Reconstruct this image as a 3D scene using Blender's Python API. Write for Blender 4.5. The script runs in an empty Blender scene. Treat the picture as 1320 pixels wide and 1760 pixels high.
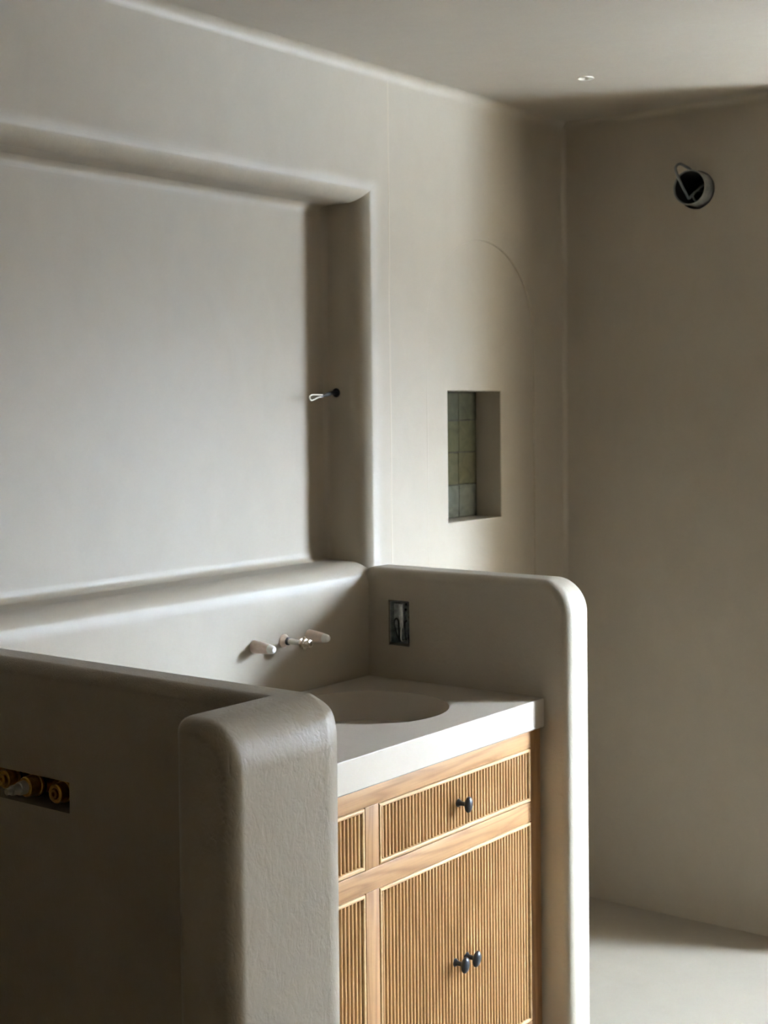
import bpy, bmesh, math, random
from mathutils import Vector, Matrix
random.seed(7)
C = bpy.context.scene.collection
PI = math.pi

# ------------------------------------------------------------------ sizes (metres; x right along the back wall, y into it, z up)
H = 2.528                 # ceiling
XP, XPR = -1.0526, -0.9426  # right half wall, left and right faces
YPF = -0.622              # its front end
ZT = 1.174                # top of both half walls
XQL, XQR = -2.545, -2.449  # near half wall
YQF, YQB = -1.066, -0.948  # its return: front face, back face
XRET = -2.716             # end of the return
ZC, ZCB = 0.88, 0.8077    # counter top and underside
YC = -0.5503              # counter front
YF = -0.54                # cabinet face
YEND = -1.0              # the right wall stops here
YW = -3.6                 # wall behind the camera
XWIN = 0.60
WCX, WCY, WROT, WW, WZ0, WZ1 = 0.66, -2.42, math.radians(15), 0.70, 0.90, 2.24   # unseen window wall, splay invented to steer its light, and its opening
XL, XR = -6.4, 1.1


# ------------------------------------------------------------------ helpers
def link(o, parent=None):
    C.objects.link(o)
    if parent is not None:
        o.parent = parent
        o.matrix_parent_inverse = Matrix.Translation(-parent.location) if parent.type == 'EMPTY' else Matrix.Identity(4)
    return o


def obj(name, bm, mat, parent=None, smooth=True, angle=35, weighted=False):
    me = bpy.data.meshes.new(name)
    bmesh.ops.recalc_face_normals(bm, faces=bm.faces[:])
    for f in bm.faces:
        f.smooth = smooth
    bm.to_mesh(me)
    bm.free()
    me.materials.append(mat)
    if smooth:
        me.set_sharp_from_angle(angle=math.radians(angle))
    o = bpy.data.objects.new(name, me)
    link(o, parent)
    if weighted:
        m = o.modifiers.new('weighted', 'WEIGHTED_NORMAL')
        m.keep_sharp = True
        m.weight = 100
    return o


def tag(o, label, cat, group=None, kind=None):
    o['label'] = label
    o['category'] = cat
    if group:
        o['group'] = group
    if kind:
        o['kind'] = kind
    return o


def thing(name, loc, label, cat, group=None):
    o = bpy.data.objects.new(name, None)
    o.empty_display_size = 0.05
    C.objects.link(o)
    o.location = loc
    return tag(o, label, cat, group)


def box(bm, x0, x1, y0, y1, z0, z1):
    v = [bm.verts.new((x, y, z)) for x in (x0, x1) for y in (y0, y1) for z in (z0, z1)]
    for q in ((0, 1, 3, 2), (4, 6, 7, 5), (0, 4, 5, 1), (2, 3, 7, 6), (0, 2, 6, 4), (1, 5, 7, 3)):
        bm.faces.new([v[i] for i in q])
    return v


def bevel_box(x0, x1, y0, y1, z0, z1, r, seg=3):
    bm = bmesh.new()
    box(bm, x0, x1, y0, y1, z0, z1)
    bmesh.ops.bevel(bm, geom=bm.edges[:], offset=r, segments=seg, profile=0.5, affect='EDGES', clamp_overlap=True)
    return bm


def sweep(bm, pts, rads, n=12, cap=True):
    """A tube along a list of points."""
    pts = [Vector(p) for p in pts]
    if not hasattr(rads, '__len__'):
        rads = [rads] * len(pts)
    t0 = (pts[1] - pts[0]).normalized()
    a = t0.cross(Vector((0, 0, 1)))
    if a.length < 0.05:
        a = t0.cross(Vector((1, 0, 0)))
    a.normalize()
    rings = []
    for i, p in enumerate(pts):
        t = (pts[min(i + 1, len(pts) - 1)] - pts[max(i - 1, 0)]).normalized()
        a = (a - t * a.dot(t)).normalized()
        b = t.cross(a)
        rings.append([bm.verts.new(p + (a * math.cos(2 * PI * k / n) + b * math.sin(2 * PI * k / n)) * rads[i]) for k in range(n)])
    for r0, r1 in zip(rings, rings[1:]):
        for k in range(n):
            bm.faces.new((r0[k], r0[(k + 1) % n], r1[(k + 1) % n], r1[k]))
    if cap:
        bm.faces.new(rings[0][::-1])
        bm.faces.new(rings[-1])
    return rings


def spline(ctrl, n=8):
    """Catmull-Rom through control points."""
    P = [Vector(p) for p in ctrl]
    P = [2 * P[0] - P[1]] + P + [2 * P[-1] - P[-2]]
    out = []
    for i in range(1, len(P) - 2):
        for k in range(n):
            t = k / n
            out.append(0.5 * ((2 * P[i]) + (P[i + 1] - P[i - 1]) * t + (2 * P[i - 1] - 5 * P[i] + 4 * P[i + 1] - P[i + 2]) * t * t
                              + (3 * P[i] - P[i - 1] - 3 * P[i + 1] + P[i + 2]) * t ** 3))
    out.append(P[-2])
    return out


def lathe(bm, prof, origin, axis, n=32, cap0=True, cap1=True, sx=1.0, up=None):
    """prof: list of (distance along axis, radius)."""
    ax = Vector(axis).normalized()
    a = ax.cross(Vector(up) if up else (Vector((0, 0, 1)) if abs(ax.z) < 0.9 else Vector((1, 0, 0)))).normalized()
    b = ax.cross(a)
    o = Vector(origin)
    rings = []
    for d, r in prof:
        rings.append([bm.verts.new(o + ax * d + (a * math.cos(2 * PI * k / n) * sx + b * math.sin(2 * PI * k / n)) * r) for k in range(n)])
    for r0, r1 in zip(rings, rings[1:]):
        for k in range(n):
            bm.faces.new((r0[k], r0[(k + 1) % n], r1[(k + 1) % n], r1[k]))
    if cap0:
        bm.faces.new(rings[0][::-1])
    if cap1:
        bm.faces.new(rings[-1])
    return rings


def boolean_cut(o, bm_cut):
    me = bpy.data.meshes.new('cut')
    bmesh.ops.recalc_face_normals(bm_cut, faces=bm_cut.faces[:])
    bm_cut.to_mesh(me)
    bm_cut.free()
    c = bpy.data.objects.new('cut', me)
    C.objects.link(c)
    mods = [(m.type) for m in o.modifiers]
    o.modifiers.clear()
    m = o.modifiers.new('cut', 'BOOLEAN')
    m.operation = 'DIFFERENCE'
    m.solver = 'EXACT'
    m.object = c
    dg = bpy.context.evaluated_depsgraph_get()
    dg.update()
    new = bpy.data.meshes.new_from_object(o.evaluated_get(dg))
    o.modifiers.clear()
    o.data = new
    new.set_sharp_from_angle(angle=math.radians(35))
    bpy.data.objects.remove(c)
    bpy.data.meshes.remove(me)
    if 'WEIGHTED_NORMAL' in mods:
        w = o.modifiers.new('weighted', 'WEIGHTED_NORMAL')
        w.keep_sharp = True
        w.weight = 100


def cove(p0, p1, n0, n1, r, seg=10):
    """Concave fillet strip between two planes meeting along p0-p1; n0, n1 point away from the edge along each plane."""
    bm = bmesh.new()
    p0, p1, n0, n1 = map(Vector, (p0, p1, n0, n1))
    rows = []
    for k in range(seg + 1):
        t = PI / 2 * k / seg
        off = n0 * r * (1 - math.sin(t)) + n1 * r * (1 - math.cos(t))
        rows.append((bm.verts.new(p0 + off), bm.verts.new(p1 + off)))
    b0, b1 = bm.verts.new(p0), bm.verts.new(p1)
    for a, b in zip(rows, rows[1:]):
        bm.faces.new((a[0], b[0], b[1], a[1]))
        bm.faces.new((a[0], b0, b[0]))
        bm.faces.new((a[1], b[1], b1))
    bm.faces.new((rows[0][0], rows[0][1], b1, b0))
    bm.faces.new((rows[-1][0], b0, b1, rows[-1][1]))
    return bm


# ------------------------------------------------------------------ materials
def new_mat(name):
    m = bpy.data.materials.new(name)
    m.use_nodes = True
    nt = m.node_tree
    nt.nodes.clear()
    out = nt.nodes.new('ShaderNodeOutputMaterial')
    b = nt.nodes.new('ShaderNodeBsdfPrincipled')
    nt.links.new(b.outputs[0], out.inputs[0])
    return m, nt, b


def mixc(nt, fac, a, b):
    n = nt.nodes.new('ShaderNodeMix')
    n.data_type = 'RGBA'
    for s, v in ((0, fac), (6, a), (7, b)):
        if hasattr(v, 'is_output') or isinstance(v, bpy.types.NodeSocket):
            nt.links.new(v, n.inputs[s])
        else:
            n.inputs[s].default_value = v if s == 0 else (*v, 1)
    return n.outputs[2]


def ramp(nt, src, lo, hi):
    n = nt.nodes.new('ShaderNodeMapRange')
    n.inputs[1].default_value = lo
    n.inputs[2].default_value = hi
    nt.links.new(src, n.inputs[0])
    return n.outputs[0]


def noise(nt, scale, stretch=(1, 1, 1), detail=4, rough=0.55, seed=0.0, distort=0.0):
    tc = nt.nodes.new('ShaderNodeTexCoord')
    mp = nt.nodes.new('ShaderNodeMapping')
    mp.inputs['Scale'].default_value = stretch
    mp.inputs['Location'].default_value = (seed, seed * 1.7, seed * 0.6)
    n = nt.nodes.new('ShaderNodeTexNoise')
    n.inputs['Scale'].default_value = scale
    n.inputs['Detail'].default_value = detail
    n.inputs['Roughness'].default_value = rough
    n.inputs['Distortion'].default_value = distort
    nt.links.new(tc.outputs['Object'], mp.inputs[0])
    nt.links.new(mp.outputs[0], n.inputs['Vector'])
    return n.outputs['Fac']


def bump(nt, bsdf, src, strength, dist, prev=None):
    n = nt.nodes.new('ShaderNodeBump')
    n.inputs['Strength'].default_value = strength
    n.inputs['Distance'].default_value = dist
    nt.links.new(src, n.inputs['Height'])
    if prev is not None:
        nt.links.new(prev, n.inputs['Normal'])
    nt.links.new(n.outputs[0], bsdf.inputs['Normal'])
    return n.outputs[0]


def plaster(name, base, var=0.07, rough=0.50, coarse=0.35, fine=0.12, spec=0.38, pits=0.0):
    m, nt, b = new_mat(name)
    dark = tuple(c * (1 - var) for c in base)
    lite = tuple(min(1, c * (1 + var * 0.7)) for c in base)
    n1 = ramp(nt, noise(nt, 1.6, detail=6, rough=0.6, distort=0.6), 0.3, 0.7)
    n2 = ramp(nt, noise(nt, 9.0, (1.0, 1.0, 0.6), 5, 0.6, 3.1, 0.8), 0.3, 0.7)
    c1 = mixc(nt, n1, dark, lite)
    c2 = mixc(nt, n2, dark, lite)
    nt.links.new(mixc(nt, 0.5, c1, c2), b.inputs['Base Color'])
    b.inputs['Roughness'].default_value = rough
    b.inputs['Specular IOR Level'].default_value = spec
    p = bump(nt, b, noise(nt, 14.0, detail=4, rough=0.5, seed=1.3), coarse, 0.003)
    p = bump(nt, b, noise(nt, 220.0, detail=3, rough=0.6, seed=2.3), fine, 0.0008, p)
    if pits:
        bump(nt, b, ramp(nt, noise(nt, 75.0, (1.0, 1.0, 0.5), 4, 0.65, 5.0, 1.0), 0.35, 0.55), pits, 0.0012, p)
    return m


def plain(name, col, rough=0.5, metal=0.0, spec=0.5, var=0.0, scale=40.0, bmp=0.0):
    m, nt, b = new_mat(name)
    if var:
        n = ramp(nt, noise(nt, scale), 0.3, 0.7)
        nt.links.new(mixc(nt, n, tuple(c * (1 - var) for c in col), tuple(min(1, c * (1 + var)) for c in col)), b.inputs['Base Color'])
    else:
        n = None
        b.inputs['Base Color'].default_value = (*col, 1)
    b.inputs['Roughness'].default_value = rough
    b.inputs['Metallic'].default_value = metal
    b.inputs['Specular IOR Level'].default_value = spec
    if bmp:
        bump(nt, b, noise(nt, scale * 2), bmp, 0.001)
    return m


def oak(name, axis, seed=0.0, lite=(0.295, 0.158, 0.062), dark=(0.15, 0.066, 0.020)):
    m, nt, b = new_mat(name)
    st = [1, 1, 1]
    st[axis] = 0.09
    tc = nt.nodes.new('ShaderNodeTexCoord')
    mp = nt.nodes.new('ShaderNodeMapping')
    mp.inputs['Scale'].default_value = st
    mp.inputs['Location'].default_value = (seed, seed * 0.3, seed * 0.7)
    nt.links.new(tc.outputs['Object'], mp.inputs[0])
    nz = nt.nodes.new('ShaderNodeTexNoise')
    nz.inputs['Scale'].default_value = 9.0
    nz.inputs['Detail'].default_value = 3.0
    nt.links.new(mp.outputs[0], nz.inputs['Vector'])
    mul = nt.nodes.new('ShaderNodeMath')
    mul.operation = 'MULTIPLY'
    mul.inputs[1].default_value = 11.0
    nt.links.new(nz.outputs['Fac'], mul.inputs[0])
    fr = nt.nodes.new('ShaderNodeMath')
    fr.operation = 'PINGPONG'
    fr.inputs[1].default_value = 0.5
    nt.links.new(mul.outputs[0], fr.inputs[0])
    rings = ramp(nt, fr.outputs[0], 0.02, 0.30)
    st2 = [1, 1, 1]
    st2[axis] = 0.03
    fib = ramp(nt, noise(nt, 260.0, st2, 3, 0.6, seed), 0.35, 0.65)
    c1 = mixc(nt, rings, tuple(0.2 * a + 0.8 * c for a, c in zip(lite, dark)), lite)
    c2 = mixc(nt, fib, tuple(0.35 * a + 0.65 * c for a, c in zip(lite, dark)), lite)
    nt.links.new(mixc(nt, 0.38, c1, c2), b.inputs['Base Color'])
    b.inputs['Roughness'].default_value = 0.48
    b.inputs['Specular IOR Level'].default_value = 0.35
    bump(nt, b, fib, 0.08, 0.0006)
    return m


ALB = (0.300, 0.258, 0.196)
M_wall = plaster('plaster_wall', ALB)
M_half = plaster('plaster_half_wall', ALB, var=0.06, coarse=0.45, fine=0.3, rough=0.46, pits=0.25)
M_ceil = plaster('plaster_ceiling', ALB, var=0.05)
M_floor = plaster('microcement_floor', (0.262, 0.228, 0.178), var=0.08, rough=0.5, coarse=0.15)
M_tan = plaster('tan_plaster', (0.50, 0.42, 0.31), var=0.1)
M_seam = plaster('plaster_seam', (0.34, 0.285, 0.21), var=0.03)
M_counter = plaster('cast_stone_counter', (0.335, 0.288, 0.228), var=0.03, rough=0.45, coarse=0.08, fine=0.08)
M_oakX = oak('oak_grain_across', 0, 0.4)
M_oakZ = oak('oak_grain_upright', 2, 1.9)
M_reed = oak('oak_reeds', 2, 3.3, lite=(0.42, 0.255, 0.112), dark=(0.28, 0.145, 0.052))
M_bead = oak('oak_bead', 0, 5.1, lite=(0.42, 0.27, 0.125), dark=(0.33, 0.19, 0.075))
M_iron = plain('blackened_iron', (0.022, 0.024, 0.027), 0.36, 0.55, 0.6, var=0.3, scale=120, bmp=0.15)
M_black = plain('black_plastic', (0.012, 0.012, 0.012), 0.55)
M_shade = plain('painted_cavity_shade', (0.012, 0.010, 0.008), 0.9, var=0.2)  # near-black colour standing in for shade inside pipe and spotlight sleeve
M_pvc = plain('dusty_grey_pvc', (0.20, 0.20, 0.18), 0.55, var=0.25, scale=60)
M_cable = plain('grey_cable', (0.11, 0.115, 0.115), 0.5)
M_white = plain('white_wire', (0.80, 0.78, 0.70), 0.45)
M_plug = plain('pinkish_plastic', (0.68, 0.55, 0.47), 0.4, var=0.05, scale=200)
M_plugtip = plain('white_plastic', (0.80, 0.78, 0.74), 0.4)
M_chrome = plain('brushed_chrome', (0.62, 0.62, 0.60), 0.22, 1.0)
M_nickel = plain('dull_brass_nickel', (0.55, 0.48, 0.38), 0.3, 1.0, var=0.15, scale=150)
M_brass = plain('rough_brass', (0.55, 0.34, 0.09), 0.34, 1.0, var=0.3, scale=90, bmp=0.2)
M_stem = plain('grey_white_stem', (0.42, 0.39, 0.34), 0.5)
M_zinc = plain('galvanised_steel', (0.34, 0.36, 0.36), 0.38, 0.85, var=0.45, scale=70, bmp=0.4)


def tile_mat(name, col):
    m, nt, b = new_mat(name)
    n = ramp(nt, noise(nt, 22.0, detail=3, distort=1.0), 0.3, 0.7)
    nt.links.new(mixc(nt, n, tuple(c * 0.8 for c in col), tuple(c * 1.15 for c in col)), b.inputs['Base Color'])
    b.inputs['Roughness'].default_value = 0.12
    b.inputs['Coat Weight'].default_value = 0.3
    bump(nt, b, noise(nt, 14.0, detail=2, seed=4.0), 0.3, 0.003)
    return m


# ------------------------------------------------------------------ the back wall: niche with rounded lips, arch, tiled recess
def ring(bm, x0, x1, z0, z1, y):
    return [bm.verts.new((x, y, z)) for x, z in ((x0, z0), (x1, z0), (x1, z1), (x0, z1))]


def skin(bm, r0, r1):
    n = len(r0)
    for k in range(n):
        bm.faces.new((r0[k], r0[(k + 1) % n], r1[(k + 1) % n], r1[k]))


def loop_edges(bm, r):
    return [bm.edges.get((r[k], r[(k + 1) % len(r)])) or bm.edges.new((r[k], r[(k + 1) % len(r)])) for k in range(len(r))]


NX0, NX1, NZ0, NZ1, ND = -2.62, -1.0494, 1.1858, 2.1627, 0.156    # big niche
AX, AR, AZ, AD = -0.478, 0.292, 1.815, 0.005                       # arch centre, radius, springing, depth
TX0, TX1, TZ0, TZ1, TD = -0.6605, -0.377, 1.267, 1.6525, 0.095     # tiled recess

bm = bmesh.new()
rings = []
R = 0.062
prof = [(-R + R * math.sin(t), R - R * math.cos(t)) for t in [PI / 2 * k / 14 for k in range(15)]]   # (inset, depth)
rc = 0.028
prof += [(rc - rc * math.cos(t), ND - rc + rc * math.sin(t)) for t in [PI / 2 * k / 6 for k in range(7)]]
for a, d in prof:
    rings.append(ring(bm, NX0 + a, NX1 - a, NZ0 + a, NZ1 - a, d))
for a, b in zip(rings, rings[1:]):
    skin(bm, a, b)
bm.faces.new(rings[-1])


def arch_loop(off, y, n=28):
    pts = [(AX + AR - off, 0.0), (AX + AR - off, AZ)]
    pts += [(AX + (AR - off) * math.cos(PI * k / n), AZ + (AR - off) * math.sin(PI * k / n)) for k in range(1, n)]
    pts += [(AX - AR + off, AZ), (AX - AR + off, 0.0)]
    return [bm.verts.new((x, y, z)) for x, z in pts]


lips = [arch_loop(o_, d_) for o_, d_ in ((-0.005, 0.0), (-0.003, -0.0012), (0.0, -0.0012), (0.0025, 0.0005), (0.0035, AD - 0.0005), (0.0045, AD))]
for a, b in zip(lips, lips[1:]):
    for k in range(len(a) - 1):
        bm.faces.new((a[k], a[k + 1], b[k + 1], b[k]))
# the plain wall face around niche and arch
c00, c10 = bm.verts.new((XL, 0, 0)), bm.verts.new((0, 0, 0))
c11, c01 = bm.verts.new((0, 0, H)), bm.verts.new((XL, 0, H))
outer = [c00, lips[0][-1]] + lips[0][-2:0:-1] + [lips[0][0], c10, c11, c01]
es = loop_edges(bm, outer) + loop_edges(bm, rings[0])
bmesh.ops.triangle_fill(bm, edges=es, use_beauty=True, normal=(0, -1, 0))
# the face inside the arch, with the recess cut in it
rr = 0.004
tprof = [(-rr + rr * math.sin(t), AD + rr - rr * math.cos(t)) for t in [PI / 2 * k / 4 for k in range(5)]] + [(0.0, AD + TD)]
trs = [ring(bm, TX0 + a, TX1 - a, TZ0 + a, TZ1 - a, d) for a, d in tprof]
for a, b in zip(trs, trs[1:]):
    skin(bm, a, b)
bm.faces.new(trs[-1])
es = loop_edges(bm, lips[-1]) + loop_edges(bm, trs[0])
bmesh.ops.triangle_fill(bm, edges=es, use_beauty=True, normal=(0, -1, 0))
wall_back = obj('wall_back', bm, M_wall, angle=40, weighted=True)
tag(wall_back, 'beige plastered back wall with deep niche and shallow arch', 'wall', kind='structure')
wall_back.data.update()

# faint upright seam where the plaster meets above the half wall
bm = bmesh.new()
vs = [bm.verts.new((x, y, z)) for z in (ZT, H - 0.02) for x, y in ((-0.9500, 0.001), (-0.9465, -0.0005), (-0.9415, -0.0005), (-0.9380, 0.001))]
for k in range(3):
    bm.faces.new((vs[k], vs[k + 1], vs[k + 5], vs[k + 4]))
bm.faces.new(vs[:4])
bm.faces.new(vs[4:])
bm.faces.new((vs[0], vs[4], vs[7], vs[3]))
tag(obj('trim_1', bm, M_seam), 'thin pale upright plaster seam above the right half wall', 'seam', kind='structure')

# ------------------------------------------------------------------ ceiling, floor, other walls
DLX, DLY = -0.522, -0.381
bm = bmesh.new()
box(bm, XL - 0.1, XR + 0.1, YW - 0.1, 0.1, H, H + 0.12)
ceiling = obj('ceiling', bm, M_ceil)
cut = bmesh.new()
lathe(cut, [(-0.01, 0.024), (0.07, 0.024)], (DLX, DLY, H), (0, 0, 1), 32)
boolean_cut(ceiling, cut)
tag(ceiling, 'beige plastered ceiling', 'ceiling', kind='structure')

bm = bmesh.new()
box(bm, XL - 0.1, XR + 0.1, YW - 0.1, 0.1, -0.1, 0)
tag(obj('floor', bm, M_floor), 'smooth grey beige seamless floor', 'floor', kind='structure')

PCY, PCZ, PR = -0.4685, 2.268, 0.0535      # pipe stub
bm = bmesh.new()
box(bm, 0, 0.16, YEND, 0.0, 0, H)
bm.edges.ensure_lookup_table()
ve = [e for e in bm.edges if abs(e.verts[0].co.y - YEND) < 1e-6 and abs(e.verts[1].co.y - YEND) < 1e-6 and abs(e.verts[0].co.z - e.verts[1].co.z) > 1]
bmesh.ops.bevel(bm, geom=ve, offset=0.03, segments=8, profile=0.5, affect='EDGES')
wall_right = obj('wall_right', bm, M_wall, weighted=True)
cut = bmesh.new()
lathe(cut, [(-0.02, PR + 0.0055), (0.13, PR + 0.0055)], (0, PCY - 0.003, PCZ - 0.0035), (1, 0, 0), 48)
boolean_cut(wall_right, cut)
tag(wall_right, 'beige plastered right wall', 'wall', kind='structure')

bm = bmesh.new()
box(bm, 0.16, XWIN + 0.42, YEND, YEND + 0.12, 0, H)
tag(obj('wall_return', bm, M_wall), 'plastered return wall behind the end of the right wall', 'wall', kind='structure')
bm = bmesh.new()
box(bm, XL - 0.1, XL, YW, 0.0, 0, H)
tag(obj('wall_left', bm, M_tan), 'tan plastered wall at the left end', 'wall', kind='structure')
bm = bmesh.new()
box(bm, XL - 0.1, XWIN + 0.5, YW - 0.12, YW, 0, H)
tag(obj('wall_front', bm, M_tan), 'tan plastered wall behind the camera', 'wall', kind='structure')
bm = bmesh.new()
box(bm, XWIN + 0.3, XWIN + 0.42, -2.20, YEND + 0.12, 0, H)
tag(obj('wall_side', bm, M_wall), 'plastered side wall of the window bay', 'wall', kind='structure')


def bay(bm):
    """Turn a mesh built along x, facing +y, into the splayed window wall."""
    bmesh.ops.transform(bm, matrix=Matrix.Translation((WCX, WCY, 0)) @ Matrix.Rotation(WROT, 4, 'Z'), verts=bm.verts[:])
    return bm


bm = bmesh.new()
box(bm, -2.2, 0.5, -0.32, 0, 0, H)  # reveal made deep to keep window light off the near half wall
wall_win = obj('wall_window', bay(bm), M_tan)
cut = bmesh.new()
box(cut, -WW / 2, WW / 2, -0.5, 0.1, WZ0, WZ1)
boolean_cut(wall_win, bay(cut))
tag(wall_win, 'unseen wall with the window, splayed to steer its light, round the corner of the right wall', 'wall', kind='structure')
win = bmesh.new()
f_ = 0.02
for a in ((-WW / 2, -WW / 2 + f_, WZ0, WZ1), (WW / 2 - f_, WW / 2, WZ0, WZ1), (-WW / 2 + f_, WW / 2 - f_, WZ0, WZ0 + f_), (-WW / 2 + f_, WW / 2 - f_, WZ1 - f_, WZ1)):
    box(win, a[0], a[1], -0.30, -0.26, a[2], a[3])
tag(obj('window_1', bay(win), M_oakZ, smooth=False), 'oak window frame round the corner of the right wall', 'window', kind='structure')

# concave plaster fillets where the planes meet
tag(obj('trim_2', cove((XL, 0, H), (0, 0, H), (0, -1, 0), (0, 0, -1), 0.03), M_wall), 'rounded plaster cove between back wall and ceiling', 'cove', kind='structure')
tag(obj('trim_3', cove((0, 0, H), (0, YEND + 0.03, H), (-1, 0, 0), (0, 0, -1), 0.024), M_wall), 'rounded plaster cove between right wall and ceiling', 'cove', kind='structure')
tag(obj('trim_4', cove((0, 0, 0), (0, 0, H), (-1, 0, 0), (0, -1, 0), 0.016), M_wall), 'rounded upright plaster corner between back and right wall', 'cove', kind='structure')


# ------------------------------------------------------------------ half walls
def prism(name, plan, z1, rules, r, mat, seg=14):
    """Upright prism on a plan outline with every exposed edge rounded by r, except where a rule gives its own radius."""
    bm = bmesh.new()
    lo = [bm.verts.new((x, y, 0.0)) for x, y in plan]
    hi = [bm.verts.new((x, y, z1)) for x, y in plan]
    bm.faces.new(lo[::-1])
    bm.faces.new(hi)
    skin(bm, lo, hi)
    big = max(q for _, q in rules)
    wl = bm.edges.layers.float.new('bevel_weight_edge')
    for e in bm.edges:
        a, b = e.verts[0].co, e.verts[1].co
        for sel, q in rules:
            if sel(a, b):
                e[wl] = q / big
    o = obj(name, bm, mat)
    m = o.modifiers.new('round', 'BEVEL')
    m.limit_method = 'WEIGHT'
    m.width = big
    m.segments = seg
    m.use_clamp_overlap = False
    dg = bpy.context.evaluated_depsgraph_get()
    dg.update()
    me = bpy.data.meshes.new_from_object(o.evaluated_get(dg))
    o.modifiers.clear()
    bm = bmesh.new()
    bm.from_mesh(me)
    bm.normal_update()
    es = [e for e in bm.edges if len(e.link_faces) == 2 and e.calc_face_angle(0) > math.radians(60)
          and (e.verts[0].co.z > 1e-4 or e.verts[1].co.z > 1e-4)]
    bmesh.ops.bevel(bm, geom=es, offset=r, segments=6, profile=0.5, affect='EDGES', clamp_overlap=False)
    bm.to_mesh(me)
    bm.free()
    o.data = me
    for p in me.polygons:
        p.use_smooth = True
    me.set_sharp_from_angle(angle=math.radians(35))
    w = o.modifiers.new('weighted', 'WEIGHTED_NORMAL')
    w.keep_sharp = True
    w.weight = 100
    return o


EPS = 1e-5
half_right = prism('wall_half_right', [(XP, 0.03), (XP, YPF), (XPR, YPF), (XPR, 0.03)], ZT,
                   [(lambda a, b: abs(a.y - YPF) < EPS and abs(b.y - YPF) < EPS and a.z > 1 and b.z > 1, 0.085),
                    (lambda a, b: abs(a.y - 0.03) < EPS and abs(b.y - 0.03) < EPS and a.z > 1 and b.z > 1, 0.035)], 0.025, M_half)
SBY0, SBY1, SBZ0, SBZ1 = -0.1365, -0.068, 0.969, 1.0905
cut = bmesh.new()
box(cut, XP - 0.05, XP + 0.055, SBY0, SBY1, SBZ0, SBZ1)
boolean_cut(half_right, cut)
tag(half_right, 'rounded beige plaster half wall at the right end of the counter, with a bright rounded front end', 'half wall', kind='structure')

half_near = prism('wall_half_near', [(XQL, 0.03), (XQL, YQB), (XRET, YQB), (XRET, YQF), (XQR, YQF), (XQR, 0.03)], ZT,
                  [(lambda a, b: abs(a.y - YQF) < EPS and abs(b.y - YQF) < EPS and ((a.z > 1 and b.z > 1) or (abs(a.x - XQR) < EPS and abs(b.x - XQR) < EPS and max(a.z, b.z) > 1)), 0.070),
                   (lambda a, b: abs(a.x - XQR) < EPS and abs(b.x - XQR) < EPS and a.z > 1 and b.z > 1, 0.035)], 0.022, M_half)
VY0, VY1, VZ0, VZ1 = -0.527, -0.20, 0.9285, 0.981
cut = bmesh.new()
box(cut, XQL - 0.05, XQL + 0.075, VY0, VY1, VZ0, VZ1)
boolean_cut(half_near, cut)
tag(half_near, 'nearest beige plaster half wall with an L shaped return, dark on its left side', 'half wall', kind='structure')

# ------------------------------------------------------------------ counter with the cast basin
SX, SY, SR = -1.3825, -0.2545, 0.1958
bm = bmesh.new()
b_ = 0.003
X0, X1, Y0, Y1 = XQR + 0.001, XP - 0.001, YC, -0.001
o_top = [bm.verts.new(p) for p in ((X0, Y0 + b_, ZC), (X1, Y0 + b_, ZC), (X1, Y1, ZC), (X0, Y1, ZC))]
n = 96
circ = [(math.cos(2 * PI * k / n), math.sin(2 * PI * k / n)) for k in range(n)]
bp = [(SR + 0.0015, ZC), (SR + 0.0004, ZC - 0.0005), (SR, ZC - 0.002), (SR - 0.002, ZC - 0.03), (SR - 0.008, ZC - 0.07), (SR - 0.022, ZC - 0.105),
      (SR - 0.05, ZC - 0.128), (SR - 0.09, ZC - 0.138), (0.03, ZC - 0.142)]
brs = [[bm.verts.new((SX + r_ * c, SY + r_ * s, z_)) for c, s in circ] for r_, z_ in bp]
for a, b in zip(brs, brs[1:]):
    skin(bm, a, b)
bm.faces.new(brs[-1])
es = loop_edges(bm, o_top) + loop_edges(bm, brs[0])
bmesh.ops.triangle_fill(bm, edges=es, use_beauty=True, normal=(0, 0, 1))
fr = [[bm.verts.new((x, y, z)) for x in (X0, X1)] for y, z in ((Y0 + b_ * 0.3, ZC - b_ * 0.3), (Y0, ZC - b_), (Y0, ZCB + b_), (Y0 + b_, ZCB), (Y1, ZCB))]
prev = [o_top[0], o_top[1]]
for row in fr:
    bm.faces.new((prev[0], prev[1], row[1], row[0]))
    prev = row
bm.faces.new((fr[-1][0], fr[-1][1], o_top[2], o_top[3]))
for i, c_ in ((0, (o_top[0], o_top[3])), (1, (o_top[1], o_top[2]))):
    bm.faces.new([c_[0]] + [row[i] for row in fr] + [c_[1]])
top = obj('vanity_countertop', bm, M_counter, weighted=True)
tag(top, 'pale stone countertop with a round sunken basin between the two half walls', 'countertop')
bm = bmesh.new()
lathe(bm, [(0, 0.024), (0.002, 0.024), (0.003, 0.021), (0.001, 0.012)], (SX, SY, ZC - 0.1425), (0, 0, 1), 32)
obj('basin_drain', bm, M_chrome, top)

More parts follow.
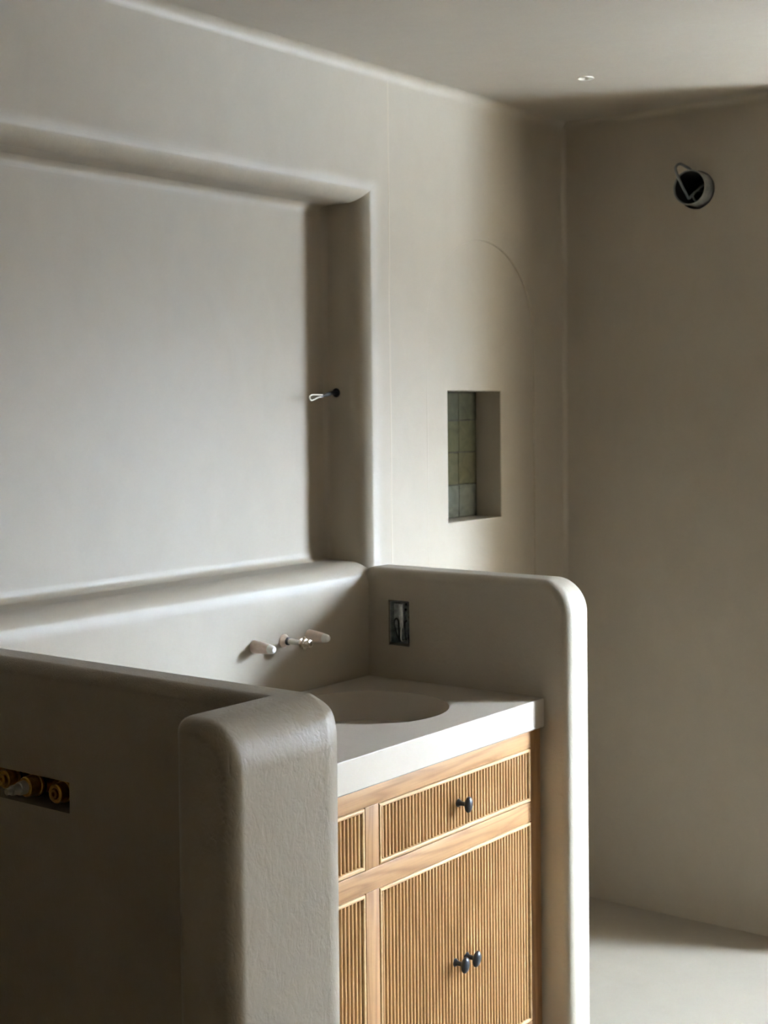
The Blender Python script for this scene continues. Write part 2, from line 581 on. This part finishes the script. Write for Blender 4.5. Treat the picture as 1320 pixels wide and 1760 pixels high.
# ------------------------------------------------------------------ the oak cabinet
CX0, CX1 = XQR + 0.002, XP - 0.002
cab = thing('vanity_cabinet', ((CX0 + CX1) / 2, YF, 0), 'oak vanity cabinet with reeded drawers and doors under the pale countertop', 'cabinet')
FT = 0.022
OX = [(-2.376, -1.7612), (-1.715, -1.0998)]     # openings
DZ0, DZ1, OZ0, OZ1 = 0.6292, 0.7636, 0.0835, 0.5816
bv = 0.0012
for x0, x1 in ((CX0, OX[0][0]), (OX[0][1], OX[1][0]), (OX[1][1], CX1)):
    if x0 == OX[0][1]:
        obj('stile', bevel_box(x0, x1, YF, YF + FT, DZ0, DZ1, bv), M_oakZ, cab)
        obj('stile', bevel_box(x0, x1, YF, YF + FT, OZ0, OZ1, bv), M_oakZ, cab)
    else:
        obj('stile', bevel_box(x0, x1, YF, YF + FT, 0.0, ZCB - 0.0005, bv), M_oakZ, cab)
for z0, z1 in ((DZ1, ZCB - 0.0005), (OZ1, DZ0), (0.0, OZ0)):
    obj('rail', bevel_box(OX[0][0], OX[1][1], YF, YF + FT, z0, z1, bv), M_oakX, cab)
bm = bmesh.new()
box(bm, CX0, CX1, -0.02, -0.002, 0, 0.70)
box(bm, CX0, CX0 + 0.018, YF + FT, -0.02, 0, 0.70)
box(bm, CX1 - 0.018, CX1, YF + FT, -0.02, 0, 0.70)
box(bm, CX0 + 0.018, CX1 - 0.018, YF + FT, -0.02, 0.06, 0.078)
obj('carcass', bm, M_oakZ, cab, smooth=False)

PITCH = 0.0123


def reed_panel(x0, x1, z0, z1):
    """Backing board with half-round reeds standing on it."""
    bm = bmesh.new()
    yb = YF + 0.014
    box(bm, x0, x1, yb, yb + 0.008, z0, z1)
    nr = max(1, round((x1 - x0) / PITCH))
    p = (x1 - x0) / nr
    r = 0.0036
    for i in range(nr):
        cx = x0 + p * (i + 0.5)
        pr = [(cx - r, yb)] + [(cx - r * math.cos(t), yb - 0.0085 - r * math.sin(t)) for t in [PI * k / 8 for k in range(9)]] + [(cx + r, yb)]
        a = [bm.verts.new((x, y, z0)) for x, y in pr]
        b = [bm.verts.new((x, y, z1)) for x, y in pr]
        for k in range(len(pr) - 1):
            bm.faces.new((a[k], a[k + 1], b[k + 1], b[k]))
        bm.faces.new(a[::-1])
        bm.faces.new(b)
    return bm


def bead(x0, x1, z0, z1, sides, w=0.0085):
    """Rounded bead round a panel, mitred; sides is a subset of LRTB."""
    bm = bmesh.new()
    yb, yt = YF + 0.014, YF - 0.0015
    rings_ = []
    pr = [(0.0, yb), (0.0, yt + 0.003)] + [(w / 2 - w / 2 * math.cos(t), yt + 0.003 - 0.003 * math.sin(t)) for t in [PI * k / 8 for k in range(1, 8)]] + [(w, yt + 0.003), (w, yb)]
    for a, y in pr:
        l = a if 'L' in sides else 0
        r_ = a if 'R' in sides else 0
        rings_.append([(x0 + l, y, z0 + a), (x1 - r_, y, z0 + a), (x1 - r_, y, z1 - a), (x0 + l, y, z1 - a)])
    V = [[bm.verts.new(p) for p in rg] for rg in rings_]
    seg = {'B': (0, 1), 'R': (1, 2), 'T': (2, 3), 'L': (3, 0)}
    for s in sides:
        i, j = seg[s]
        for a, b in zip(V, V[1:]):
            bm.faces.new((a[i], a[j], b[j], b[i]))
    return bm


def knob(x, z, parent, tilt):
    bm = bmesh.new()
    lathe(bm, [(0, 0.0095), (0.002, 0.0098), (0.004, 0.008), (0.008, 0.0056), (0.016, 0.0050), (0.022, 0.0062), (0.026, 0.0085)], (x, YF + 0.004, z), (0, -1, 0), 24)
    ell = [(0.0 + 0.0085 * (1 - math.cos(t)), 0.0185 * math.sin(t)) for t in [PI * k / 14 for k in range(1, 14)]]
    lathe(bm, [(0.021 + d, r) for d, r in ell], (x, YF + 0.004, z), (0.0, -1, 0.0), 32, sx=0.70, up=(math.sin(tilt), 0, math.cos(tilt)))
    return obj('knob', bm, M_iron, parent)


GAP = 0.0018
W9 = 0.0095
for k, (x0, x1) in enumerate(OX):
    a0, a1, b0, b1 = x0 + GAP, x1 - GAP, DZ0 + GAP, DZ1 - GAP
    dr = obj('drawer', reed_panel(a0 + W9, a1 - W9, b0 + W9, b1 - W9), M_reed, cab)
    obj('bead_trim', bead(a0, a1, b0, b1, 'LRTB'), M_bead, dr)
    knob((x0 + x1) / 2 - 0.004, 0.696, dr, 0.12)
    xm = (x0 + x1) / 2
    b0, b1 = OZ0 + GAP, OZ1 - GAP
    for s in (0, 1):
        d0, d1 = (a0, xm - 0.0006) if s == 0 else (xm + 0.0006, a1)
        p0, p1 = (d0 + W9, d1) if s == 0 else (d0, d1 - W9)
        do = obj('door', reed_panel(p0, p1, b0 + W9, b1 - W9), M_reed, cab)
        obj('bead_trim', bead(d0, d1, b0, b1, 'LTB' if s == 0 else 'RTB'), M_bead, do)
        knob(xm - 0.0225 if s == 0 else xm + 0.0245, 0.3315, do, 0.2 if s == 0 else 0.35)

# ------------------------------------------------------------------ tiles in the small recess
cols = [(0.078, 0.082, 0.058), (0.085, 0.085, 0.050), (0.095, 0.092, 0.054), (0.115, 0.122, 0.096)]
tx = [(TX0 + 0.002, -0.5805), (-0.5785, -0.4815), (-0.4790, -0.3835)]
tz = [TZ0 + 0.001, 1.3680, 1.4670, 1.5645, TZ1 - 0.001]
bm = bmesh.new()
box(bm, TX0 + 0.0005, TX1 - 0.0005, AD + TD - 0.004, AD + TD + 0.003, TZ0 + 0.0005, TZ1 - 0.0005)
tag(obj('trim_5', bm, plain('dark_grout', (0.035, 0.033, 0.026), 0.9, var=0.2)), 'dark grout bed behind the green tiles of the small recess', 'grout', kind='structure')
names = ['bottom', 'second', 'third', 'top']
sides_ = ['left', 'middle', 'right']
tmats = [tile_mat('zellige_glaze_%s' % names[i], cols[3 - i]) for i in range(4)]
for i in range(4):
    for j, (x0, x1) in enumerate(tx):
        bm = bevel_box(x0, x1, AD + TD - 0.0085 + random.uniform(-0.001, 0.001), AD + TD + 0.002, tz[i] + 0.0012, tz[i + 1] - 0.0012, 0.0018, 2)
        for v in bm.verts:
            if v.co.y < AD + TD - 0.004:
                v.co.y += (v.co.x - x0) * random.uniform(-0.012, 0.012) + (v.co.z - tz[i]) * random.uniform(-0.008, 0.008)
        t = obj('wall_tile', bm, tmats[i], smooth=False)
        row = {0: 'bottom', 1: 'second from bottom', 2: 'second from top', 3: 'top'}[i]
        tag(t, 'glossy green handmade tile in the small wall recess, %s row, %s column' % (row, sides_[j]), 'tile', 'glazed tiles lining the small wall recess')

# ------------------------------------------------------------------ pipe stub and cable on the right wall
pipe = thing('pipe_stub', (0, PCY, PCZ), 'open grey plastic pipe stub sticking out high on the right wall', 'pipe')
bm = bmesh.new()
lathe(bm, [(0.115, PR), (-0.046, PR), (-0.0475, PR - 0.001), (-0.0475, PR - 0.0025), (-0.046, PR - 0.0035), (0.110, PR - 0.0035)], (0, PCY, PCZ), (1, 0, 0), 48, cap0=True, cap1=False)
obj('tube', bm, M_pvc, pipe)
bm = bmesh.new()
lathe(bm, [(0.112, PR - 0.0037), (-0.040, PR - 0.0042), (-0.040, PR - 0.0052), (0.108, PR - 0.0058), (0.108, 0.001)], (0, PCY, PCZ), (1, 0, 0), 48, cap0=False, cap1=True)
obj('lining', bm, M_shade, pipe)  # added dark liner, paints the shade inside the open pipe
bm = bmesh.new()
yl = lambda dy, dz, dx: (dx, PCY + dy, PCZ + dz)
pts = spline([yl(-0.034, 0.018, 0.02), yl(-0.026, 0.004, -0.010), yl(-0.004, -0.022, -0.030), yl(0.006, -0.032, -0.036), yl(0.010, -0.022, -0.040), yl(0.020, 0.0, -0.046), yl(0.030, 0.035, -0.062), yl(0.034, 0.060, -0.068),
              yl(0.026, 0.072, -0.054), yl(0.012, 0.062, -0.028), yl(0.008, 0.0545, -0.012), yl(0.004, 0.053, 0.004)], 8)
sweep(bm, pts, 0.0042, 12)
o = obj('electrical_cable', bm, M_cable)
tag(o, 'dark grey cable looping over the rim of the pipe stub on the right wall', 'cable', 'loose ends of cable')
bm = bmesh.new()
sweep(bm, spline([yl(-0.020, -0.008, 0.0), yl(-0.013, -0.013, -0.030), yl(-0.009, -0.024, -0.038), yl(-0.0105, -0.034, -0.036), yl(-0.015, -0.043, -0.030)], 8), 0.0033, 10)
o = obj('electrical_cable', bm, M_cable)
tag(o, 'short dark grey cable end curled at the bottom inside the pipe stub', 'cable', 'loose ends of cable')

# ------------------------------------------------------------------ ceiling spotlight sleeve
sp = thing('recessed_spotlight', (DLX, DLY, H), 'tiny recessed white spotlight sleeve in the ceiling', 'light')
bm = bmesh.new()
lathe(bm, [(0.06, 0.0235), (-0.0015, 0.0235), (-0.0022, 0.0225), (-0.0015, 0.0212), (0.055, 0.0205)], (DLX, DLY, H), (0, 0, 1), 32, cap0=True, cap1=False)
obj('sleeve', bm, M_white, sp)
bm = bmesh.new()
lathe(bm, [(0.052, 0.0203), (0.050, 0.0203), (0.050, 0.001)], (DLX, DLY, H), (0, 0, 1), 32)
obj('shade_disc', bm, M_shade, sp)  # near-black disc, paints the shaded depth of the sleeve

# ------------------------------------------------------------------ wall light cable in the niche
CY_, CZ_ = 0.107, 1.6476
cg = thing('sconce_cable', (NX1, CY_, CZ_), 'black cable with a looped white wire end poking from the right side of the niche', 'cable', 'loose ends of cable')
bm = bmesh.new()
lathe(bm, [(-0.001, 0.0125), (0.0015, 0.0125), (0.0025, 0.010), (0.0015, 0.0075)], (NX1, CY_, CZ_), (-1, 0, 0), 24)
obj('hole_disc', bm, M_black, cg)  # black disc painted in place of the dark hole round the cable
bm = bmesh.new()
sweep(bm, spline([(NX1 + 0.004, CY_, CZ_), (NX1 - 0.02, CY_ - 0.001, CZ_ - 0.001), (NX1 - 0.05, CY_ - 0.002, CZ_ - 0.006), (NX1 - 0.07, CY_ - 0.002, CZ_ - 0.010)], 6), [0.0055] * 13 + [0.005, 0.004, 0.0032, 0.003, 0.0028, 0.0028], 12)
obj('sheath', bm, M_black, cg)
bm = bmesh.new()
X_ = NX1
sweep(bm, spline([(X_ - 0.058, CY_ - 0.002, CZ_ - 0.007), (X_ - 0.085, CY_ - 0.003, CZ_ - 0.006), (X_ - 0.108, CY_ - 0.004, CZ_ - 0.006), (X_ - 0.118, CY_ - 0.004, CZ_ - 0.012), (X_ - 0.113, CY_ - 0.004, CZ_ - 0.0205),
                  (X_ - 0.100, CY_ - 0.003, CZ_ - 0.0195), (X_ - 0.080, CY_ - 0.003, CZ_ - 0.0125), (X_ - 0.060, CY_ - 0.002, CZ_ - 0.010)], 8), 0.0020, 10)
obj('white_wire', bm, M_white, cg)['label'] = 'looped white wire'

# ------------------------------------------------------------------ switch box in the right half wall
sb = thing('switch_box', (XP + 0.02, (SBY0 + SBY1) / 2, SBZ0), 'open galvanised metal switch box set into the right half wall', 'switch box')
bm = bmesh.new()
g = 0.0015
x0, x1 = XP + 0.003, XP + 0.053
y0, y1, z0, z1 = SBY0 + g + 0.006, SBY1 - g - 0.002, SBZ0 + g + 0.006, SBZ1 - g - 0.003
tk = 0.0015
box(bm, x1 - tk, x1, y0, y1, z0, z1)
box(bm, x0, x1 - tk, y0, y0 + tk, z0, z1)
box(bm, x0, x1 - tk, y1 - tk, y1, z0, z1)
box(bm, x0, x1 - tk, y0 + tk, y1 - tk, z0, z0 + tk)
box(bm, x0, x1 - tk, y0 + tk, y1 - tk, z1 - tk, z1)
obj('box_shell', bm, M_zinc, sb, smooth=False)
bm = bevel_box(x0 + 0.012, x0 + 0.016, -0.108, y1 - 0.003, z0 + 0.038, z1 - 0.006, 0.001, 2)
obj('cover_plate', bm, M_zinc, sb)
bm = bevel_box(x0 + 0.006, x0 + 0.012, -0.1085, -0.094, z0 + 0.040, z1 - 0.008, 0.002, 2)
obj('strap', bm, plain('bright_zinc', (0.62, 0.64, 0.64), 0.3, 0.9, var=0.25, scale=90, bmp=0.3), sb)
for yy, zz in ((y0 + 0.010, z1 - 0.006), (y0 + 0.010, z0 + 0.012), (y0 + 0.012, z1 - 0.020)):
    bm = bmesh.new()
    lathe(bm, [(0, 0.0035), (0.002, 0.0035)], (x0 + 0.010, yy, zz), (-1, 0, 0), 12)
    obj('screw', bm, M_black, sb)
bm = bmesh.new()
xx = XP + 0.004
sweep(bm, spline([(xx + 0.03, -0.098, 0.980), (xx + 0.008, -0.0965, 0.9795), (xx, -0.0945, 0.992), (xx - 0.003, -0.087, 1.022), (xx - 0.003, -0.0875, 1.036), (xx - 0.003, -0.094, 1.0415), (xx - 0.003, -0.1005, 1.034),
                  (xx, -0.099, 1.008), (xx + 0.004, -0.0985, 0.984), (xx + 0.02, -0.098, 0.978)], 8), 0.0024, 10)
o = obj('electrical_cable', bm, M_black)
tag(o, 'black cable bent into a narrow loop in the metal switch box', 'cable', 'loose ends of cable')
bm = bmesh.new()
sweep(bm, spline([(xx + 0.03, -0.1165, 0.986), (xx + 0.006, -0.119, 0.986), (xx + 0.002, -0.120, 1.0), (xx + 0.004, -0.1165, 1.030), (xx + 0.02, -0.115, 1.036)], 8), 0.0024, 10)
o = obj('electrical_cable', bm, M_black)
tag(o, 'short straight black cable at the front side of the metal switch box', 'cable', 'loose ends of cable')
bm = bmesh.new()
sweep(bm, spline([(xx + 0.02, -0.104, 0.981), (xx + 0.004, -0.1045, 0.983), (xx + 0.004, -0.103, 1.006), (xx + 0.012, -0.102, 1.026)], 6), 0.0015, 8)
o = obj('electrical_cable', bm, M_white)
tag(o, 'thin white wire beside the black cable loop in the metal switch box', 'wire', 'loose ends of cable')

# ------------------------------------------------------------------ tap rough-in on the backsplash
ZP = 1.020
for x, lab in ((-1.5105, 'pinkish tapered plastic plug on the backsplash, left of the chrome spout pipe'),
               (-1.3027, 'pinkish tapered plastic plug on the backsplash, right of the chrome spout pipe')):
    t = thing('tap_plug', (x, 0, ZP), lab, 'plug', 'plugs over the tap valves')
    bm = bmesh.new()
    lathe(bm, [(-0.004, 0.0165), (0.003, 0.0162), (0.02, 0.0150), (0.040, 0.0130), (0.050, 0.0118)], (x, 0, ZP), (0, -1, -0.03), 32)
    obj('plug_body', bm, M_plug, t)
    bm = bmesh.new()
    lathe(bm, [(0.0498, 0.0112), (0.055, 0.0108), (0.062, 0.0094), (0.066, 0.0066), (0.0675, 0.002)], (x, 0, ZP), (0, -1, -0.03), 32)
    obj('plug_tip', bm, M_plugtip, t)['label'] = 'white plug tip'
x = -1.4001
t = thing('spout_pipe', (x, 0, ZP), 'chrome spout pipe with a brass end fitting between the two plugs on the backsplash', 'pipe')
bm = bmesh.new()
lathe(bm, [(-0.004, 0.0175), (0.002, 0.0172), (0.008, 0.0125), (0.012, 0.0105)], (x, 0, ZP), (0, -1, 0), 32)
obj('collar', bm, M_plug, t)
bm = bmesh.new()
lathe(bm, [(0.010, 0.0098), (0.0165, 0.0098)], (x, 0, ZP), (0, -1, 0), 32)
obj('seal', bm, M_black, t)
bm = bmesh.new()
lathe(bm, [(0.012, 0.0072), (0.062, 0.0072)], (x, 0, ZP), (0, -1, 0), 32)
obj('pipe', bm, M_chrome, t)
bm = bmesh.new()
lathe(bm, [(0.058, 0.0085), (0.059, 0.0125), (0.064, 0.0125), (0.065, 0.009), (0.068, 0.009), (0.070, 0.0118), (0.075, 0.0118), (0.076, 0.0092), (0.079, 0.0088), (0.081, 0.0105),
           (0.088, 0.0100), (0.089, 0.0070), (0.080, 0.0066)], (x, 0, ZP), (0, -1, 0), 8)
lathe(bm, [(0.0, 0.0035), (0.006, 0.0035), (0.007, 0.002)], (x + 0.002, -0.0665, ZP + 0.009), (0, 0, 1), 10)
lathe(bm, [(0.0, 0.0035), (0.006, 0.0035), (0.007, 0.002)], (x + 0.002, -0.0665, ZP - 0.009), (0, 0, -1), 10)
obj('end_fitting', bm, M_nickel, t, smooth=False)

# ------------------------------------------------------------------ shower valve in the near half wall
sv = thing('shower_valve', (XQL + 0.05, -0.40, VZ0), 'brass shower valve body in the slot of the nearest half wall', 'valve')
zc = (VZ0 + VZ1) / 2
bm = bmesh.new()
sweep(bm, [(XQL + 0.052, VY0 + 0.01, zc - 0.004), (XQL + 0.052, VY1 - 0.02, zc - 0.004)], 0.014, 20)
obj('body', bm, M_brass, sv)
for y, zz, rr_, ex, st_ in ((-0.4865, zc + 0.0005, 0.0195, 0.004, False), (-0.420, zc + 0.004, 0.0205, -0.006, True), (-0.352, zc + 0.006, 0.0195, 0.002, False)):
    bm = bmesh.new()
    d0 = XQL + 0.05
    L_ = 0.05 - ex
    lathe(bm, [(0, rr_ * 0.8), (L_ * 0.45, rr_ * 0.8), (L_ * 0.45, rr_), (L_ * 0.62, rr_), (L_ * 0.64, rr_ * 0.88), (L_, rr_ * 0.84), (L_ + 0.002, rr_ * 0.76), (L_ + 0.001, rr_ * 0.5), (L_ - 0.008, rr_ * 0.45)],
          (d0, y, zz), (-1, 0, 0), 32)
    ct = obj('cartridge', bm, M_brass, sv)
    bm = bmesh.new()
    lathe(bm, [(L_ * 0.48, rr_ * 1.06), (L_ * 0.56, rr_ * 1.06)], (d0, y, zz), (-1, 0, 0), 32)
    obj('seal_ring', bm, M_black, ct)
    if st_:
        bm = bmesh.new()
        lathe(bm, [(L_ - 0.01, 0.0125), (L_ + 0.014, 0.0115), (L_ + 0.015, 0.009), (L_ + 0.030, 0.0085), (L_ + 0.031, 0.006), (L_ + 0.040, 0.0055)], (d0, y, zz), (-1, 0, 0), 20)
        s_ = obj('stem', bm, M_stem, ct)
        s_['label'] = 'pale plastic stem'
    else:
        bm = bmesh.new()
        lathe(bm, [(L_ - 0.01, 0.008), (L_ + 0.004, 0.0075), (L_ + 0.005, 0.004), (L_ + 0.001, 0.003)], (d0, y, zz), (-1, 0, 0), 16)
        obj('stem', bm, M_brass, ct)
for y in (-0.453, -0.386):
    bm = bmesh.new()
    lathe(bm, [(0, 0.006), (0.022, 0.006), (0.023, 0.004)], (XQL + 0.045, y, zc - 0.014), (-1, 0, 0), 6)
    obj('hex_nut', bm, M_brass, sv, smooth=False)

# ------------------------------------------------------------------ daylight
w = bpy.data.worlds.new('overcast_sky')
bpy.context.scene.world = w
w.use_nodes = True
bg = w.node_tree.nodes['Background']
nt = w.node_tree
tc = nt.nodes.new('ShaderNodeTexCoord')
sx = nt.nodes.new('ShaderNodeSeparateXYZ')
nt.links.new(tc.outputs['Generated'], sx.inputs[0])
cr = nt.nodes.new('ShaderNodeValToRGB')
mr = nt.nodes.new('ShaderNodeMapRange')
mr.inputs[1].default_value, mr.inputs[2].default_value = -0.5, 0.5
nt.links.new(sx.outputs[2], mr.inputs[0])
nt.links.new(mr.outputs[0], cr.inputs[0])
SKY = (0.665, 0.80, 1.0)
el = cr.color_ramp.elements
STOPS = ((0.0, 0.66), (0.12, 0.52), (0.29, 0.17), (0.42, 0.08), (0.54, 0.08), (0.63, 0.60), (0.74, 1.0), (0.90, 1.15))   # invented bands: bright ground lifts ceiling, dim horizon darkens upper wall; sky above
el[0].position, el[1].position = STOPS[0][0], STOPS[-1][0]
for p_, k in STOPS[1:-1]:
    el.new(p_)
for e, (p_, k) in zip(el, STOPS):
    e.color = (SKY[0] * k, SKY[1] * k, SKY[2] * k, 1)
nt.links.new(cr.outputs[0], bg.inputs[0])
bg.inputs[1].default_value = 30.0
la = bpy.data.lights.new('window_portal', 'AREA')
la.shape = 'RECTANGLE'
la.size, la.size_y = WW, WZ1 - WZ0
la.cycles.is_portal = True
lo = bpy.data.objects.new('window_portal', la)
lo.location = (WCX + 0.325 * math.sin(WROT), WCY - 0.325 * math.cos(WROT), (WZ0 + WZ1) / 2)
lo.rotation_euler = (PI / 2, 0, PI + WROT)
C.objects.link(lo)

# ------------------------------------------------------------------ camera
cam = bpy.data.cameras.new('camera')
cam.sensor_fit = 'HORIZONTAL'
cam.sensor_width = 36.0
cam.lens = 2497.0476 * 36.0 / 1320.0
cam.shift_y = -116.4628 / 1320.0
cam.clip_start = 0.05
cam.dof.use_dof = True
cam.dof.focus_distance = 2.75
cam.dof.aperture_fstop = 9.0
co = bpy.data.objects.new('camera', cam)
C.objects.link(co)
ya, pi_, ro = map(math.radians, (52.6374, -1.3969, -0.565))
fw = Vector((math.sin(ya) * math.cos(pi_), math.cos(ya) * math.cos(pi_), math.sin(pi_)))
rt = Vector((math.cos(ya), -math.sin(ya), 0))
up = rt.cross(fw)
rt2 = rt * math.cos(ro) + up * math.sin(ro)
up2 = up * math.cos(ro) - rt * math.sin(ro)
m = Matrix((rt2, up2, -fw)).transposed().to_4x4()
m.translation = Vector((-4.1455, -2.4198, 1.6022))
co.matrix_world = m
sc = bpy.context.scene
sc.camera = co

sc.view_settings.view_transform = 'Standard'
sc.view_settings.look = 'None'
sc.view_settings.gamma = 1.0
sc.view_settings.use_curve_mapping = False
sc.view_settings.exposure = 3.6
sc.cycles.use_denoising = True
sc.cycles.max_bounces = 12
sc.cycles.diffuse_bounces = 8
